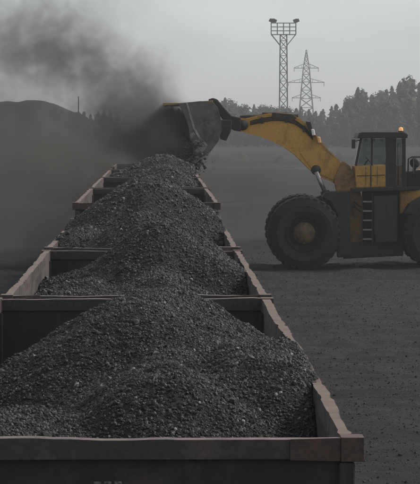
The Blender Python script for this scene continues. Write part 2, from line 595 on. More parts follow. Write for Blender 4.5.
# ------------------------------------------------------------------ gondola wagons
def rail_mesh(x0, x1, L, z0, z1, seed, dent=0.007, segs=110, smooth_y=None):
    """long dented box beam along y"""
    mb = MB()
    t = np.linspace(-L / 2, L / 2, segs)
    jx = dent * 2.5 * fbm(t * 0.5, t * 0 + seed, 4, seed)
    jz = dent * 2.0 * fbm(t * 1.6, t * 0 + seed, 4, seed + 5)
    jt = dent * 0.9 * fbm(t * 5.3, t * 0 + seed, 4, seed + 9) + dent * 2.2 * (fbm(t * 2.1, t * 0 + seed, 3, seed + 19) > 0.28)
    vs, fs = [], []
    for y, a, c, d in zip(t, jx, jz, jt):
        vs += [(x0 + a, y, z0), (x1 + a, y, z0), (x1 + a - d, y, z1 + c), (x0 + a + d * 0.7, y, z1 + c * 1.2)]
    for i in range(segs - 1):
        for k in range(4):
            p, q = i * 4 + k, i * 4 + (k + 1) % 4
            fs.append((p, p + 4, q + 4, q))
    fs += [(0, 1, 2, 3), tuple(4 * segs - 4 + k for k in (3, 2, 1, 0))]
    mb.add(vs, fs)
    return mb


def cross_mesh(x0, x1, y0, y1, z0, z1, seed, dent=0.012, segs=30):
    """dented beam across the wagon"""
    mb = MB()
    t = np.linspace(x0, x1, segs)
    jy = dent * 2 * fbm(t * 1.1, t * 0 + seed, 3, seed)
    jz = dent * 2 * fbm(t * 1.5, t * 0 + seed, 4, seed + 3)
    vs, fs = [], []
    for x, a, c in zip(t, jy, jz):
        vs += [(x, y0 + a, z0), (x, y0 + a, z1 + c), (x, y1 + a, z1 + c * 1.1), (x, y1 + a, z0)]
    for i in range(segs - 1):
        for k in range(4):
            p, q = i * 4 + k, i * 4 + (k + 1) % 4
            fs.append((p, q, q + 4, p + 4))
    fs += [(3, 2, 1, 0), tuple(4 * segs - 4 + k for k in range(4))]
    mb.add(vs, fs)
    return mb


def make_wheelset():
    mb = MB()
    for s in (-1, 1):
        mb.add([(s * 0.8 + (r[1] if s > 0 else -r[1]), r[0] * math.cos(2 * math.pi * k / 20), r[0] * math.sin(2 * math.pi * k / 20))
                for r in ((0.02, 0.07), (0.45, 0.07), (0.475, 0.0), (0.5, -0.06), (0.02, -0.06)) for k in range(20)],
               [(i * 20 + k, i * 20 + (k + 1) % 20, (i + 1) * 20 + (k + 1) % 20, (i + 1) * 20 + k) for i in range(4) for k in range(20)], True)
    mb.tube([(-0.95, 0, 0), (0.95, 0, 0)], 0.08, 10)
    return mb


def make_wagon(d0, d1, rim, label, red_end=False, seed=0, far_end=None):
    L = d1 - d0
    root = empty('gondola_wagon', (TX, (d0 + d1) / 2, 0))
    tag(root, label, 'freight wagon', 'open wagons of the coal train')
    fl = 1.42
    end_m = M['rust'] if red_end else M['end_rim']
    for s in (-1, 1):
        x0, x1 = sorted((s * 1.46, s * 1.55))
        rail_mesh(x0, x1, L, rim - 0.15, rim, seed + (3 if s > 0 else 0)).build('top_rail', M['rim'], root)
        a, c = sorted((s * 1.472, s * 1.502))
        rail_mesh(a, c, L - 0.1, fl, rim - 0.156, seed + 40 + s, 0.006, 50).build('side_wall', M['inner'], root)
        nr = 8
        for k in range(nr):
            y = -L / 2 + 0.5 + k * (L - 1.0) / (nr - 1)
            a, c = sorted((s * 1.503, s * 1.547))
            MB().box(a, c, y - 0.07, y + 0.07, fl, rim - 0.154).build('side_rib', M['wall'], root, 0.01)
        a, c = sorted((s * 1.30, s * 1.47))
        MB().box(a, c, -L / 2, L / 2, fl - 0.3, fl - 0.002).build('side_sill', M['wall'], root, 0.015)
    for e in (-1, 1):
        ye = e * L / 2
        a, c = sorted((ye, ye - e * 0.13))
        cross_mesh(-1.455, 1.455, a, c, rim - 0.135, rim, seed + 70 + e).build('end_beam', end_m if e < 0 else M['far_rim'], root)
        a, c = sorted((ye - e * 0.055, ye - e * 0.095))
        MB().box(-1.468, 1.468, a, c, fl, rim - 0.138).build('end_wall', M['wall'], root)
        for zz in (0.55, 1.15, 1.6):
            a, c = sorted((ye - e * 0.052, ye + e * 0.02))
            MB().box(-1.38, 1.38, a, c, rim - zz - 0.06, rim - zz + 0.06).build('end_rib', M['wall'], root, 0.015)
        for s in (-1, 1):
            p = MB()
            a, c = sorted((s * 1.45, s * 1.595))
            b0, b1 = sorted((ye + e * 0.03, ye - e * 0.17))
            p.box(a, c, b0, b1, rim - 0.15, rim + 0.008)
            f0, f1 = sorted((ye + e * 0.012, ye + e * 0.004))
            g0, g1 = sorted((s * (1.16 + 0.03 * e), s * 1.449))
            p.add([(g0, f0, rim - 0.142), (g1, f0, rim - 0.149), (g1, f0, rim + 0.004), (g0, f0, rim - 0.004), (g0, f1, rim - 0.142), (g1, f1, rim - 0.149), (g1, f1, rim + 0.004), (g0, f1, rim - 0.004)],
                  [(0, 1, 2, 3), (7, 6, 5, 4), (0, 4, 5, 1), (1, 5, 6, 2), (2, 6, 7, 3), (3, 7, 4, 0)])
            a2, c2 = sorted((s * 1.44, s * 1.54))
            p.build('corner_bracket', M['rust'] if e < 0 and (red_end or (seed == 0 and s > 0)) else M['rim'], root, 0.022)
            MB().box(a2, c2, b0 + 0.01, b1 - 0.01, fl - 0.3, rim - 0.157).build('corner_post', M['rust'] if red_end else M['wall'], root, 0.014)
        MB().box(-0.16, 0.16, *sorted((ye, ye + e * (0.25 if seed < 12 else 0.42))), 0.95, 1.2).build('coupler', M['iron'], root, 0.03)
        MB().box(-1.3, 1.3, *sorted((ye - e * 0.2, ye + e * 0.01)), fl - 0.3, fl - 0.004).build('headstock', M['wall'], root, 0.015)
    MB().box(-1.42, 1.42, -L / 2 + 0.1, L / 2 - 0.1, fl - 0.06, fl - 0.001).build('floor', M['iron'], root)
    MB().box(-0.22, 0.22, -L / 2 + 0.22, L / 2 - 0.22, 0.95, fl - 0.062).build('centre_sill', M['iron'], root)
    for e in (-1, 1):
        yb = e * (L / 2 - 2.0)
        bg_ = MB().box(-1.05, 1.05, yb - 0.22, yb + 0.22, 0.72, 0.948).build('bogie', M['iron'], root, 0.02)
        for s in (-1, 1):
            a, c = sorted((s * 0.96, s * 1.1))
            fr = MB().prism([(yb - 1.25, 0.95), (yb - 1.25, 0.78), (yb - 0.4, 0.5), (yb + 0.4, 0.5), (yb + 1.25, 0.78), (yb + 1.25, 0.95)], a, c)
            fr.v = [(v[1], v[0], v[2]) for v in fr.v]
            fr.f = [f[::-1] for f in fr.f]
            fr.build('side_frame', M['iron'], bg_, 0.02)
        for w in (-0.925, 0.925):
            make_wheelset().build('wheelset', M['iron'], bg_, loc=(0, yb + w, 0.36 + 0.475))
    return root


R1, R2 = 3.50, 3.80
WAGONS = [
    (17.80, 32.05, R1, 'nearest open wagon, its sooty end beam crossing the bottom of the photo', False),
    (32.60, 44.00, R1, 'second open wagon from the camera, pale worn left side above its coal', False),
    (45.00, 58.45, R1, 'third open wagon, rims buried in coal, just before the rust-red end wall', False),
    (59.60, 72.30, R2, 'higher wagon with rust-red near end, behind the three lower ones', True),
    (73.50, 86.40, R2, 'open wagon between the red-ended wagon and the one just before the bucket', False),
    (87.60, 100.5, R2, 'open wagon just before the bucket, heaped up to the falling coal', False),
    (101.7, 114.6, R2, 'farthest wagon, right under the loader bucket and hidden in dust', False),
]
wagon_objs = [make_wagon(a, c, z, lab, red, 11 * i) for i, (a, c, z, lab, red) in enumerate(WAGONS)]
# worn stencil on the near end of the first wagon and a rusty chipped bracket at its right corner
w0 = wagon_objs[0]
w0.location.x -= 0.05                                 # the first wagon is a touch wider
w0.scale.x = 1.03
L0 = 32.05 - 17.8
st = MB()
for k in range(3):
    xx = -0.10 + k * 0.065
    st.box(xx, xx + 0.045, -L0 / 2 + 0.0505, -L0 / 2 + 0.0535, R1 - 0.375, R1 - 0.284)
st.build('stencil_mark', M['stencil'], w0)


# ------------------------------------------------------------------ coal in the wagons
def make_heap(i, mounds, step, n, rmin, rmax, floor_drop, label, tail=22.0, front=None):
    d0, d1, rim = WAGONS[i][:3]
    y0, y1 = d0 + 0.01, d1 - 0.1
    xs_ = np.linspace(-1.53, 1.53, int(3.06 / step) + 1)
    ys_ = np.linspace(y0, y1, int((y1 - y0) / step) + 1)

    def height(x, y):
        z = np.full(np.shape(x), -floor_drop) + 0.12 * fbm(x * 1.2, y * 0.8, 3, 50 + i)
        for (xa, ya, xb, yb, h, sl, rad) in mounds:
            ex, ey = xb - xa, yb - ya
            tt = np.clip(((x - xa) * ex + (y - ya) * ey) / max(ex * ex + ey * ey, 1e-6), 0, 1)
            dd = (x - xa - tt * ex) ** 2 + ((y - ya - tt * ey) * 0.82) ** 2
            m_ = h - sl * (np.sqrt(dd + rad * rad) - rad)
            k_ = 0.12
            hh = np.clip(0.5 + 0.5 * (m_ - z) / k_, 0, 1)
            z = z * (1 - hh) + m_ * hh + k_ * hh * (1 - hh)
        z = z + 0.10 * fbm(x * 1.5, y * 0.9, 4, 90 + i) + 0.04 * fbm(x * 5, y * 4, 3, 20 + i) - 0.05 * np.clip(fbm(x * 2.6, y * 0.5, 2, 60 + i) - 0.15, 0, 1)
        ax = np.abs(x)
        over = np.minimum(z, 0.07 + 0.05 * fbm(x * 9, y * 9, 2, 8) - (ax - 1.46) * 0.6)
        z = np.where(ax > 1.455, np.where(z > 0.015, np.maximum(over, -0.05), z - 0.02), z)
        ed = y - d0                                        # spilling over the near end beam
        z = np.where(ed < 0.135, np.where(z > 0.015, np.minimum(z, 0.02 + 0.35 * ed + 0.03 * fbm(x * 9, y * 9, 2, 3)), z - 0.02), z)
        return rim + z

    X, Y = np.meshgrid(xs_, ys_)
    Z = height(X, Y)
    low = Z < rim + 0.0
    X = np.where((np.abs(X) > 1.455) & low, np.sign(X) * 1.462, X)      # stop at the side walls
    Y = np.where((Y - d0 < 0.135) & low, d0 + 0.099, Y)
    root = mesh_np('coal_heap', np.stack([X - TX * 0 + TX, Y, Z], -1).reshape(-1, 3), grid_faces(len(xs_), len(ys_)), M['coal_bed'], smooth=True)
    tag(root, label, 'coal heap', 'coal heaped in the wagons')
    px = rng.uniform(-1.5, 1.5, n)
    py = rng.uniform(y0, y1, n)
    if front:                                          # most lumps on the slope that faces the camera
        py = np.where(rng.random(n) < 0.85, rng.uniform(y0, front, n), py)
    pz = height(px, py)
    u = rng.random(n)
    rr_ = rmin + (rmax - rmin) * u ** tail
    keep = ((np.abs(px) < 1.45) & (py > d0 + 0.14)) | (pz > rim - 0.02)
    nb_ = n // 220
    rr_[:nb_] = rng.uniform(1.0, 1.0 + 1.1 * rng.random(nb_) ** 2) * rmax
    pos = np.stack([px + TX, py, pz + rr_ * 0.35], -1)
    o_ = lumps('coal_lumps', pos[keep], rr_[keep], M['coal_lump'], root, big=rmin * 1.7)
    tag(o_, kind='stuff')
    return root


x_ = -TX
make_heap(0, [(0.12, 24.4, 0.25, 26.6, 0.40, 0.72, 0.5), (0.36, 20.8, 0.25, 24.4, 0.13, 0.66, 0.2), (1.1, 22.0, 1.2, 23.9, 0.18, 0.6, 0.35), (-0.9, 19.6, -0.7, 21.0, -0.12, 0.6, 0.3)],
          0.028, 200000, 0.0062, 0.019, 0.75, 'nearest coal heap, filling the foreground wagon behind the sooty end beam', tail=8, front=27.0)
make_heap(1, [(0.25, 38.8, 0.4, 41.2, 0.56, 0.84, 0.3), (0.25, 34.8, 0.35, 38.8, 0.06, 0.6, 0.15), (0.95, 38, 0.95, 40, 0.12, 0.6, 0.35), (-0.75, 35.2, -0.6, 41.0, -0.12, 0.42, 0.3)],
          0.045, 85000, 0.0085, 0.026, 0.65, 'second coal heap from the camera, peak lit on its right side', tail=8, front=42)
make_heap(2, [(-0.1, 47.4, 0.05, 48.4, 0.42, 0.74, 0.25), (0.05, 52.6, 0.1, 55.8, 0.86, 0.68, 0.45), (-1.1, 48, -0.9, 54, 0.1, 0.5, 0.4)],
          0.07, 46000, 0.012, 0.034, 0.38, 'third coal heap, twin peaked, half hiding the rust-red wagon end', tail=10)
make_heap(3, [(-0.05, 64.5, 0.1, 68.5, 0.42, 0.78, 0.4)],
          0.1, 18000, 0.016, 0.05, 0.6, 'fourth coal heap, inside the wagon with the rust-red end', tail=12)
make_heap(4, [(0.3, 78.5, 0.35, 82.5, 0.42, 0.72, 0.4)],
          0.12, 13000, 0.02, 0.055, 0.5, 'fifth coal heap, low behind the red-ended wagon and before the dust', tail=12)
make_heap(5, [(0.35, 92.0, 0.4, 96.5, 0.54, 0.52, 0.55)],
          0.12, 13000, 0.022, 0.06, 0.35, 'rounded coal heap directly below the tip of the loader bucket', tail=12)
make_heap(6, [(0.6, 104.0, 0.6, 108.0, 0.05, 0.6, 0.5)],
          0.15, 4000, 0.03, 0.08, 0.7, 'farthest coal heap, in black dust under the tipped bucket')

# ------------------------------------------------------------------ wheel loader
ANG = math.radians(-1.0)
PIV = Vector((5.37, 103.3, 0.0))
ca, sa = math.cos(ANG), math.sin(ANG)
loader = empty('wheel_loader', PIV, ANG)
tag(loader, 'big yellow and black wheel loader tipping its raised bucket over the wagons', 'wheel loader')


def lp(px, py, y):
    """loader-local (x, z) of a photo pixel on the plane local y"""
    k = (px - VX) / FPX
    lx_ = (k * (PIV.y + ca * y) - PIV.x + sa * y) / (ca - k * sa)
    Yw = PIV.y + sa * lx_ + ca * y
    return lx_, CAM_Z - (py - VY) / FPX * Yw


def l3(px, py, y):
    a, c = lp(px, py, y)
    return (a, y, c)


def lprism(pts, y0, y1, mb=None):
    mb = mb or MB()
    return mb.prism([lp(x, y, y0) for x, y in pts], y0, y1)


def lrect(x0, y0, x1, y1):
    return [(x0, y0), (x1, y0), (x1, y1), (x0, y1)]


CY = 2.25                                               # local centre line

# wheels
def make_wheel(cx, y0, flip):
    R = 1.375
    w = MB()
    s = -1 if flip else 1
    yb = y0 + (1.1 if flip else 0)

    def prof(p):
        return [(r, s * y) for r, y in p]
    tyre_p = [(0.70, 0.10), (0.80, 0.03), (1.0, 0.0), (1.0, 0.0), (1.02, -0.018), (1.05, -0.018), (1.07, 0.003), (1.2, 0.015), (1.31, 0.08), (1.355, 0.17), (R - 0.01, 0.3), (R - 0.01, 0.8),
              (1.355, 0.93), (1.31, 1.02), (1.2, 1.085), (1.0, 1.1), (0.80, 1.07), (0.70, 1.0)]
    hub = MB().lathe(prof([(0.20, 0.02), (0.30, 0.035), (0.33, 0.10), (0.40, 0.13), (0.42, 0.30)]), (cx, yb, R), 32)
    hub.lathe(prof([(0.001, 0.0), (0.17, 0.0), (0.20, 0.02)]), (cx, yb, R), 32)
    for k in range(12):
        a = 2 * math.pi * k / 12
        c = (cx + 0.36 * math.cos(a), R + 0.36 * math.sin(a))
        hub.box(c[0] - 0.022, c[0] + 0.022, *sorted((yb + s * 0.085, yb + s * 0.13)), c[1] - 0.022, c[1] + 0.022)
    wheel = hub.build('wheel', M['hub'], loader)
    t = MB().lathe(prof(tyre_p), (cx, yb, R), 72)
    nl = 30
    for k in range(nl):
        for side, off in ((0, 0.0), (1, 0.5)):
            a = 2 * math.pi * (k + off) / nl
            da = 2 * math.pi / nl * 0.31
            ya, yc = ((0.06, 0.56), (0.54, 1.04))[side]
            sl = 0.06 * (1 if side else -1)
            vs = []
            for r_, g_ in ((1.30, 1.15), (R + 0.03, 0.85)):
                for q, yy in ((-1, ya), (1, ya), (1, yc), (-1, yc)):
                    rq = r_ - (0.05 if (yy < 0.1 or yy > 1.0) else 0.0)
                    sh = sl if (yy == (yc if side == 0 else ya)) else 0
                    aa = a + q * da * g_ + sh
                    vs.append((cx + rq * math.cos(aa), yb + s * yy, R + rq * math.sin(aa)))
            t.add(vs, [(4, 5, 6, 7), (0, 1, 5, 4), (1, 2, 6, 5), (2, 3, 7, 6), (3, 0, 4, 7)])
    t.build('tyre', M['rubber'], wheel)
    rm = MB().lathe(prof([(0.42, 0.30), (0.55, 0.30), (0.62, 0.16), (0.66, 0.08), (0.71, 0.085), (0.71, 0.16)]), (cx, yb, R), 48)
    rm.build('rim', M['rubber'], wheel)
    return wheel


fx = lp(304.5, 235, 0)[0]
rx_ = lp(441, 235, 0)[0]
for cx in (fx, rx_):
    make_wheel(cx, 0.0, False)
    make_wheel(cx, 3.4, True)
    MB().tube([(cx, 1.05, 1.375), (cx, 3.45, 1.375)], [0.34, 0.34], 20).build('axle', M['dark'], loader)

# frames
lprism([(334, 179), (343, 161), (350, 166), (357, 180), (362.5, 198), (362.5, 246), (350, 246), (350, 192), (337, 192)], 1.15, 1.75).build('front_frame', M['column'], loader, 0.03)
lprism([(334, 179), (343, 161), (350, 166), (357, 180), (362.5, 198), (362.5, 246), (350, 246), (350, 192), (337, 192)], 2.75, 3.35).build('front_frame', M['column'], loader, 0.03)
lprism([(296, 205), (330, 192), (352, 192), (356, 250), (300, 250)], 1.76, 2.74).build('chassis', M['dark'], loader, 0.03)
for y0 in (0.55, 3.05):
    lprism([(326, 192), (349.5, 191), (350.5, 206), (350.5, 256), (338, 258), (338, 215), (331, 202), (322, 197)], y0, y0 + 0.9).build('front_fender', M['dark'], loader, 0.03)
lprism([(340, 243), (404, 241), (404, 256), (344, 259)], 0.95, 3.55).build('belly_frame', M['dark'], loader, 0.04)
lprism([(364, 190), (402, 189), (500, 196), (500, 240), (404, 243), (364, 244)], 1.6, 2.9).build('rear_frame', M['dark'], loader, 0.03)
# articulation joint and hoses
lprism([(360, 205), (372, 200), (372, 238), (360, 240)], 1.7, 2.8).build('articulation_joint', M['iron'], loader, 0.03)
for k, (a, c, d) in enumerate((((352, 200), (366, 214), (379, 208)), ((352, 204), (366, 219), (379, 213)))):
    p0, p1, p2 = l3(*a, 1.2), l3(*c, 0.95), l3(*d, 1.3)
    pts = [tuple((1 - t) ** 2 * np.array(p0) + 2 * t * (1 - t) * np.array(p1) + t * t * np.array(p2)) for t in np.linspace(0, 1, 9)]
    MB().tube(pts, 0.026, 8).build('hose', M['rubber'], loader)
# step box, ladder
lprism([(374, 196), (398, 195), (398, 242), (376, 243), (374, 230)], 0.45, 1.55).build('step_box', M['slate'], loader, 0.03)
lprism([(375.5, 205), (385.5, 204.5), (385.5, 236), (375.5, 236)], 0.425, 0.452).build('access_door', M['slate'], loader, 0.008)
lprism([(387, 204.5), (396.5, 204), (396.5, 236), (387, 236)], 0.425, 0.452).build('access_door', M['slate'], loader, 0.008)
lprism([(352, 188.5), (420, 186.5), (420, 190), (352, 192)], 0.35, 3.9).build('walkway', M['dark'], loader, 0.01)
lad = lprism([(362.2, 196), (363.2, 196), (363.2, 246), (362.2, 246)], 0.5, 0.58)
lprism([(372.2, 196), (373.2, 196), (373.2, 246), (372.2, 246)], 0.5, 0.58, lad)
lad = lad.build('ladder', M['dark'], loader)
for k in range(5):
    y = 201 + k * 9.4
    lprism(lrect(363.2, y, 372.2, y + 1.5), 0.38, 0.64).build('rung', M['galv'], lad, 0.005)

# cab
cab = lprism([(355, 166), (386, 165), (386, 187), (356, 188)], 0.95, 3.3).build('cab', M['yellow_clean'], loader, 0.03)
lprism([(359, 133), (363, 132), (404, 132), (408, 134), (408, 138), (357.5, 138.4)], 0.75, 3.5).build('roof', M['dark'], cab, 0.03)
for y0 in (0.95, 3.18):
    for poly in ([(360, 138.2), (362.5, 138.2), (357.3, 165.8), (354.8, 165.8)], lrect(371, 138.2, 373.2, 165.4),
                 [(385.5, 138.2), (396.5, 138.2), (396.5, 187), (386.2, 187)], lrect(402.5, 138.2, 406, 187)):
        lprism(poly, y0, y0 + 0.12).build('pillar', M['dark'], cab, 0.012)
    for poly in ([(362.7, 138.6), (370.8, 138.6), (370.8, 165.2), (357.6, 165.6)], lrect(373.4, 138.6, 385.3, 164.9), lrect(396.7, 138.6, 402.3, 165)):
        lprism(poly, y0 + 0.045, y0 + 0.06).build('window', M['glass'], cab)
    lprism([(386.2, 165.2), (402.4, 165.2), (402.4, 187), (396.8, 187), (396.7, 165.3)][1:], y0 + 0.02, y0 + 0.1).build('side_panel', M['hub'], cab, 0.01)
# front pane across, rear bulkhead, door seams, handrail
fp = MB()
a0, a1 = lp(361.4, 138.8, 1.08), lp(356.2, 165.5, 1.08)
fp.prism([a0, (a0[0] + 0.015, a0[1]), (a1[0] + 0.015, a1[1]), a1], 1.08, 3.17)
fp.build('windscreen', M['glass'], cab)
lprism(lrect(377.3, 167, 377.65, 186), 0.935, 0.952).build('door_seam', M['dark'], cab)
lprism(lrect(365.8, 167, 366.15, 186), 0.935, 0.952).build('door_seam', M['dark'], cab)
MB().tube([l3(357, 176, 0.85), l3(385, 175, 0.85)], 0.015, 8).build('handrail', M['dark'], cab)
MB().tube([l3(371, 165, 0.84), l3(371, 187, 0.84)], 0.022, 8).build('handrail', M['dark'], cab)
lprism([(376, 166), (386, 166), (388, 150), (390, 150), (390, 174), (376, 174)], 1.8, 2.45).build('seat', M['dark'], cab, 0.03)
MB().tube([l3(364, 166, 2.1), l3(368, 160, 2.1)], 0.03, 8).tube([l3(366, 157.5, 1.85), l3(370, 162, 2.1), l3(366, 157.5, 2.35)], 0.02, 6).build('steering_wheel', M['dark'], cab)
for k in range(3):
    lprism(lrect(387.5, 168 + k * 5.5, 395.5, 171.5 + k * 5.5), 0.93, 0.952).build('vent_grille', M['iron'], cab, 0.004)
MB().tube([l3(360.5, 140, 0.9), l3(353.5, 141.5, 0.55)], 0.022, 6).build('mirror_arm', M['dark'], cab)
lprism(lrect(351.8, 139.5, 355.4, 148.5), 0.45, 0.6).build('mirror', M['dark'], cab, 0.01)
for a in (366, 374, 382):
    lprism(lrect(a - 1.5, 138.6, a + 1.5, 141.2), 0.62, 0.75).build('cab_lamp', M['slate'], cab, 0.01)
MB().tube([l3(398.5, 143, 0.82), l3(398.5, 186, 0.82)], 0.022, 8).build('handrail', M['dark'], cab)
bc = MB().tube([l3(401, 132.2, 1.2), l3(401, 130.8, 1.2)], 0.11, 14).build('beacon_base', M['dark'], cab)
dm = MB()
c0 = l3(401, 130.8, 1.2)
dm.v, dm.f = [], []
pr = [(0.085, 0.0), (0.085, 0.07), (0.07, 0.11), (0.035, 0.135), (0.002, 0.14)]
for r_, h_ in pr:
    for k in range(16):
        a = 2 * math.pi * k / 16
        dm.v.append((c0[0] + r_ * math.cos(a), c0[1] + r_ * math.sin(a), c0[2] + h_))
for i in range(4):
    for k in range(16):
        dm.f.append((i * 16 + k, i * 16 + (k + 1) % 16, (i + 1) * 16 + (k + 1) % 16, (i + 1) * 16 + k))
        dm.smooth.append(True)
dm.build('beacon', M['beacon'], bc)

# rear: hood, air cleaner, railings, counterweight
lprism([(422, 170), (500, 176), (506, 190), (506, 214), (400, 214), (400, 191), (421, 190)], 1.0, 3.5).build('engine_hood', M['yellow'], loader, 0.05)
lprism([(486, 192), (520, 194), (522, 232), (490, 240)], 0.7, 3.8).build('counterweight', M['dark'], loader, 0.06)
lprism([(404, 214.5), (478, 214.5), (474, 205), (462, 196), (424, 196), (410, 204)], 0.05, 0.98).build('rear_fender', M['dark'], loader, 0.03)
lprism([(404, 214.5), (478, 214.5), (474, 205), (462, 196), (424, 196), (410, 204)], 3.52, 4.45).build('rear_fender', M['dark'], loader, 0.03)
lprism([(407, 172), (421, 170), (421, 189), (407, 189)], 1.3, 3.2).build('radiator_guard', M['dark'], loader, 0.03)
pc = lp(415.5, 163, 1.5)
MB().lathe([(0.001, 0), (0.10, 0.0), (0.15, 0.02), (0.19, 0.07), (0.19, 0.3), (0.001, 0.3)], (pc[0], 1.5, pc[1]), 24).build('air_cleaner', M['slate'], loader)
MB().tube([l3(415.5, 168, 1.65), l3(415.5, 190, 1.65)], 0.07, 10).build('intake_pipe', M['dark'], loader)
rl = MB()
for yy in (0.45, 0.9):
    rl.tube([l3(408, 190, yy), l3(408.5, 159, yy), l3(412, 157, yy), l3(430, 157, yy), l3(460, 160, yy)], 0.028, 8)
    for xx in (413.5, 421, 432):
        rl.tube([l3(xx, 158, yy), l3(xx, 190, yy)], 0.022, 6)
    rl.tube([l3(408, 174, yy), l3(460, 174, yy)], 0.022, 6)
rl.build('railing', M['dark'], loader)
MB().tube([l3(446, 172, 2.0), l3(446, 152, 2.0), l3(449, 149, 2.0)], 0.11, 12).build('exhaust_pipe', M['iron'], loader)

# boom
boom_p = [(236, 117.5), (245, 118.5), (256, 116), (267, 113.5), (280, 112.5), (290, 114), (299, 118), (308, 125), (314, 132), (320, 140), (328, 149.5), (337, 158), (345, 168), (350, 178),
          (350, 186), (344, 189), (333, 182.5), (320, 177), (311, 171), (303, 163), (295, 155), (284, 147), (272, 141), (258, 136), (245, 132.5), (236, 131)]
boom = lprism(boom_p, 1.62, 2.88).build('boom', M['yellow'], loader, 0.05)
# proud edge flange, seam plates and pivot bosses on both cheeks
for y0, y1 in ((1.585, 1.622), (2.878, 2.915)):
    lprism([(300, 153), (312, 150), (326, 152), (337, 160), (344, 169), (348, 180), (343, 186), (333, 180), (320, 174.5), (312, 169)], y0, y1).build('cheek_plate', M['yellow'], boom, 0.012)
    for (bx, by, rr_) in ((341, 178, 0.24), (316, 170, 0.19), (243, 125, 0.2)):
        c = lp(bx, by, y0)
        s_ = -1 if y0 < 2 else 1
        ymid = y0 if s_ < 0 else y1
        MB().lathe([(0.001, s_ * 0.06), (rr_ * 0.5, s_ * 0.06), (rr_ * 0.55, s_ * 0.03), (rr_, s_ * 0.03), (rr_, s_ * -0.04)], (c[0], ymid, c[1]), 24).build('pivot_pin', M['iron'], boom)
# hydraulics lying along the back of the boom
tc = MB().tube([l3(262, 115.8, 1.95), l3(298, 115.2, 1.95)], 0.12, 14).build('tilt_cylinder', M['dark'], boom)
MB().tube([l3(240, 117.5, 1.95), l3(263, 115.9, 1.95)], 0.065, 12).build('cylinder_rod', M['iron'], tc)
for k, off in enumerate((0.0, 1.6, 3.2)):
    pts = [(250, 121.5), (262, 118.5), (274, 116.8), (286, 117.5), (296, 121), (305, 127.5), (313, 136.5)]
    MB().tube([l3(a, c + off, 1.60 - 0.01 * k) for a, c in pts], 0.022, 8).build('hose', M['rubber'], boom)
for q in ((262, 118), (286, 117), (304, 126.5)):
    lprism(lrect(q[0] - 1.2, q[1] - 0.6, q[0] + 1.2, q[1] + 5.6), 1.555, 1.62).build('hose_clamp', M['dark'], boom, 0.006)
lprism([(272, 112.6), (292, 114.4), (297, 117.8), (291, 121.5), (279, 120.5), (272, 117.5)], 1.57, 1.619).build('cover_plate', M['dirty'], boom, 0.012)
# welded edge flanges standing proud along the top and bottom of the near and far cheek
topl, botl = boom_p[:14], boom_p[16:][::-1]
for line, sg in ((topl, 1), (botl, -1)):
    poly = line + [(a - 0.5 * sg, c + 1.7 * sg) for a, c in line[::-1]]
    for y0, y1 in ((1.595, 1.622), (2.878, 2.905)):
        lprism(poly, y0, y1).build('flange', M['yellow'], boom)
# work lamps on their dark bracket
br = lprism([(305.5, 121.5), (310.5, 122), (312.5, 129.5), (316, 136.5), (313, 136), (308, 128)], 1.45, 1.66).build('lamp_bracket', M['dark'], boom, 0.01)
for (a, c, mt) in ((313.2, 132.6, 'lens'), (319.2, 140.2, 'amber')):
    lprism([(a - 2.2, c - 3.4), (a + 1.0, c - 3.4), (a + 2.2, c + 2.8), (a - 1.0, c + 3.2)], 1.32, 1.6).build('work_lamp', M[mt], br, 0.03)

# lift cylinders
for y in (1.3, 3.2):
    lc = MB().tube([l3(324.8, 191, y), l3(333, 226, y)], 0.17, 14).build('lift_cylinder', M['dark'], loader)
    MB().tube([l3(316.3, 172, y), l3(325, 192, y)], 0.085, 14).build('cylinder_rod', M['chrome'], lc)

# dump linkage and bucket
lprism([(208, 99.5), (213, 98), (217.5, 99.5), (224, 107.5), (232, 116), (241, 117.8), (241, 131.5), (234, 130.5), (228.5, 127.5), (222, 118.5), (215, 108.5)], 1.5, 3.0).build('dump_link', M['iron'], loader, 0.04)
lprism([(219, 120), (232, 120), (231, 131), (226, 141), (220, 139)], 1.2, 3.3).build('bucket_hinge', M['iron'], loader, 0.03)
YB0, YB1 = -0.25, 4.75
back = [(168, 103.6), (186, 102.8), (200, 101.6), (212, 102.2), (217, 108), (220, 118), (221, 130), (218, 140.5), (211, 150), (193, 163.5)]
inner = [(195.5, 158.2), (207.5, 148.6), (215.2, 139.5), (218, 130), (217.2, 119), (214.5, 110), (210.5, 104.8), (200, 104.2), (187, 105.4), (168, 105.8)]
bucket = lprism(back + inner, YB0, YB1).build('bucket', M['bucket'], loader, 0.012)
plate = [(177.5, 103.6), (182, 110), (186, 119), (189, 129), (189.5, 137), (193.5, 150), (193, 162.5), (195.5, 162), (211.5, 150.4), (218.6, 140.8), (221.6, 130), (220.6, 118), (217.5, 107.5), (212.5, 101.8), (200, 101.2)]
for y0 in (YB0 - 0.05, YB1 + 0.002):
    lprism(plate, y0, y0 + 0.048).build('side_plate', M['bucket'], bucket, 0.008)
lit_edge_strip = [(185.8, 103), (187.6, 103), (191.8, 117), (195.2, 128.4), (200.5, 137.5), (207.6, 145.2), (206.2, 147.0), (199, 139.2), (193.4, 129.6), (189.8, 117.4)]  # bright strip whose colour stands in for the side plate's lit front edge
corner = [(190, 134.5), (193.6, 132), (199, 140), (206.4, 147.4), (195.4, 161.6), (192.6, 163.6), (194, 150)]
for y0, y1 in ((YB0 - 0.075, YB0 - 0.052), (YB1 + 0.052, YB1 + 0.075)):
    lprism(lit_edge_strip, y0, y1).build('lit_edge_strip', M['edge'], bucket, 0.006)
    lprism(corner, y0 + 0.002, y1 - 0.002).build('corner_guard', M['guard'], bucket, 0.006)
lprism([(163, 103.2), (180, 103.0), (213, 100.4), (213, 103.0), (187, 103.9), (163, 105.8)], YB0 - 0.02, YB1 - 0.05).build('spill_guard', M['spill'], bucket, 0.01)
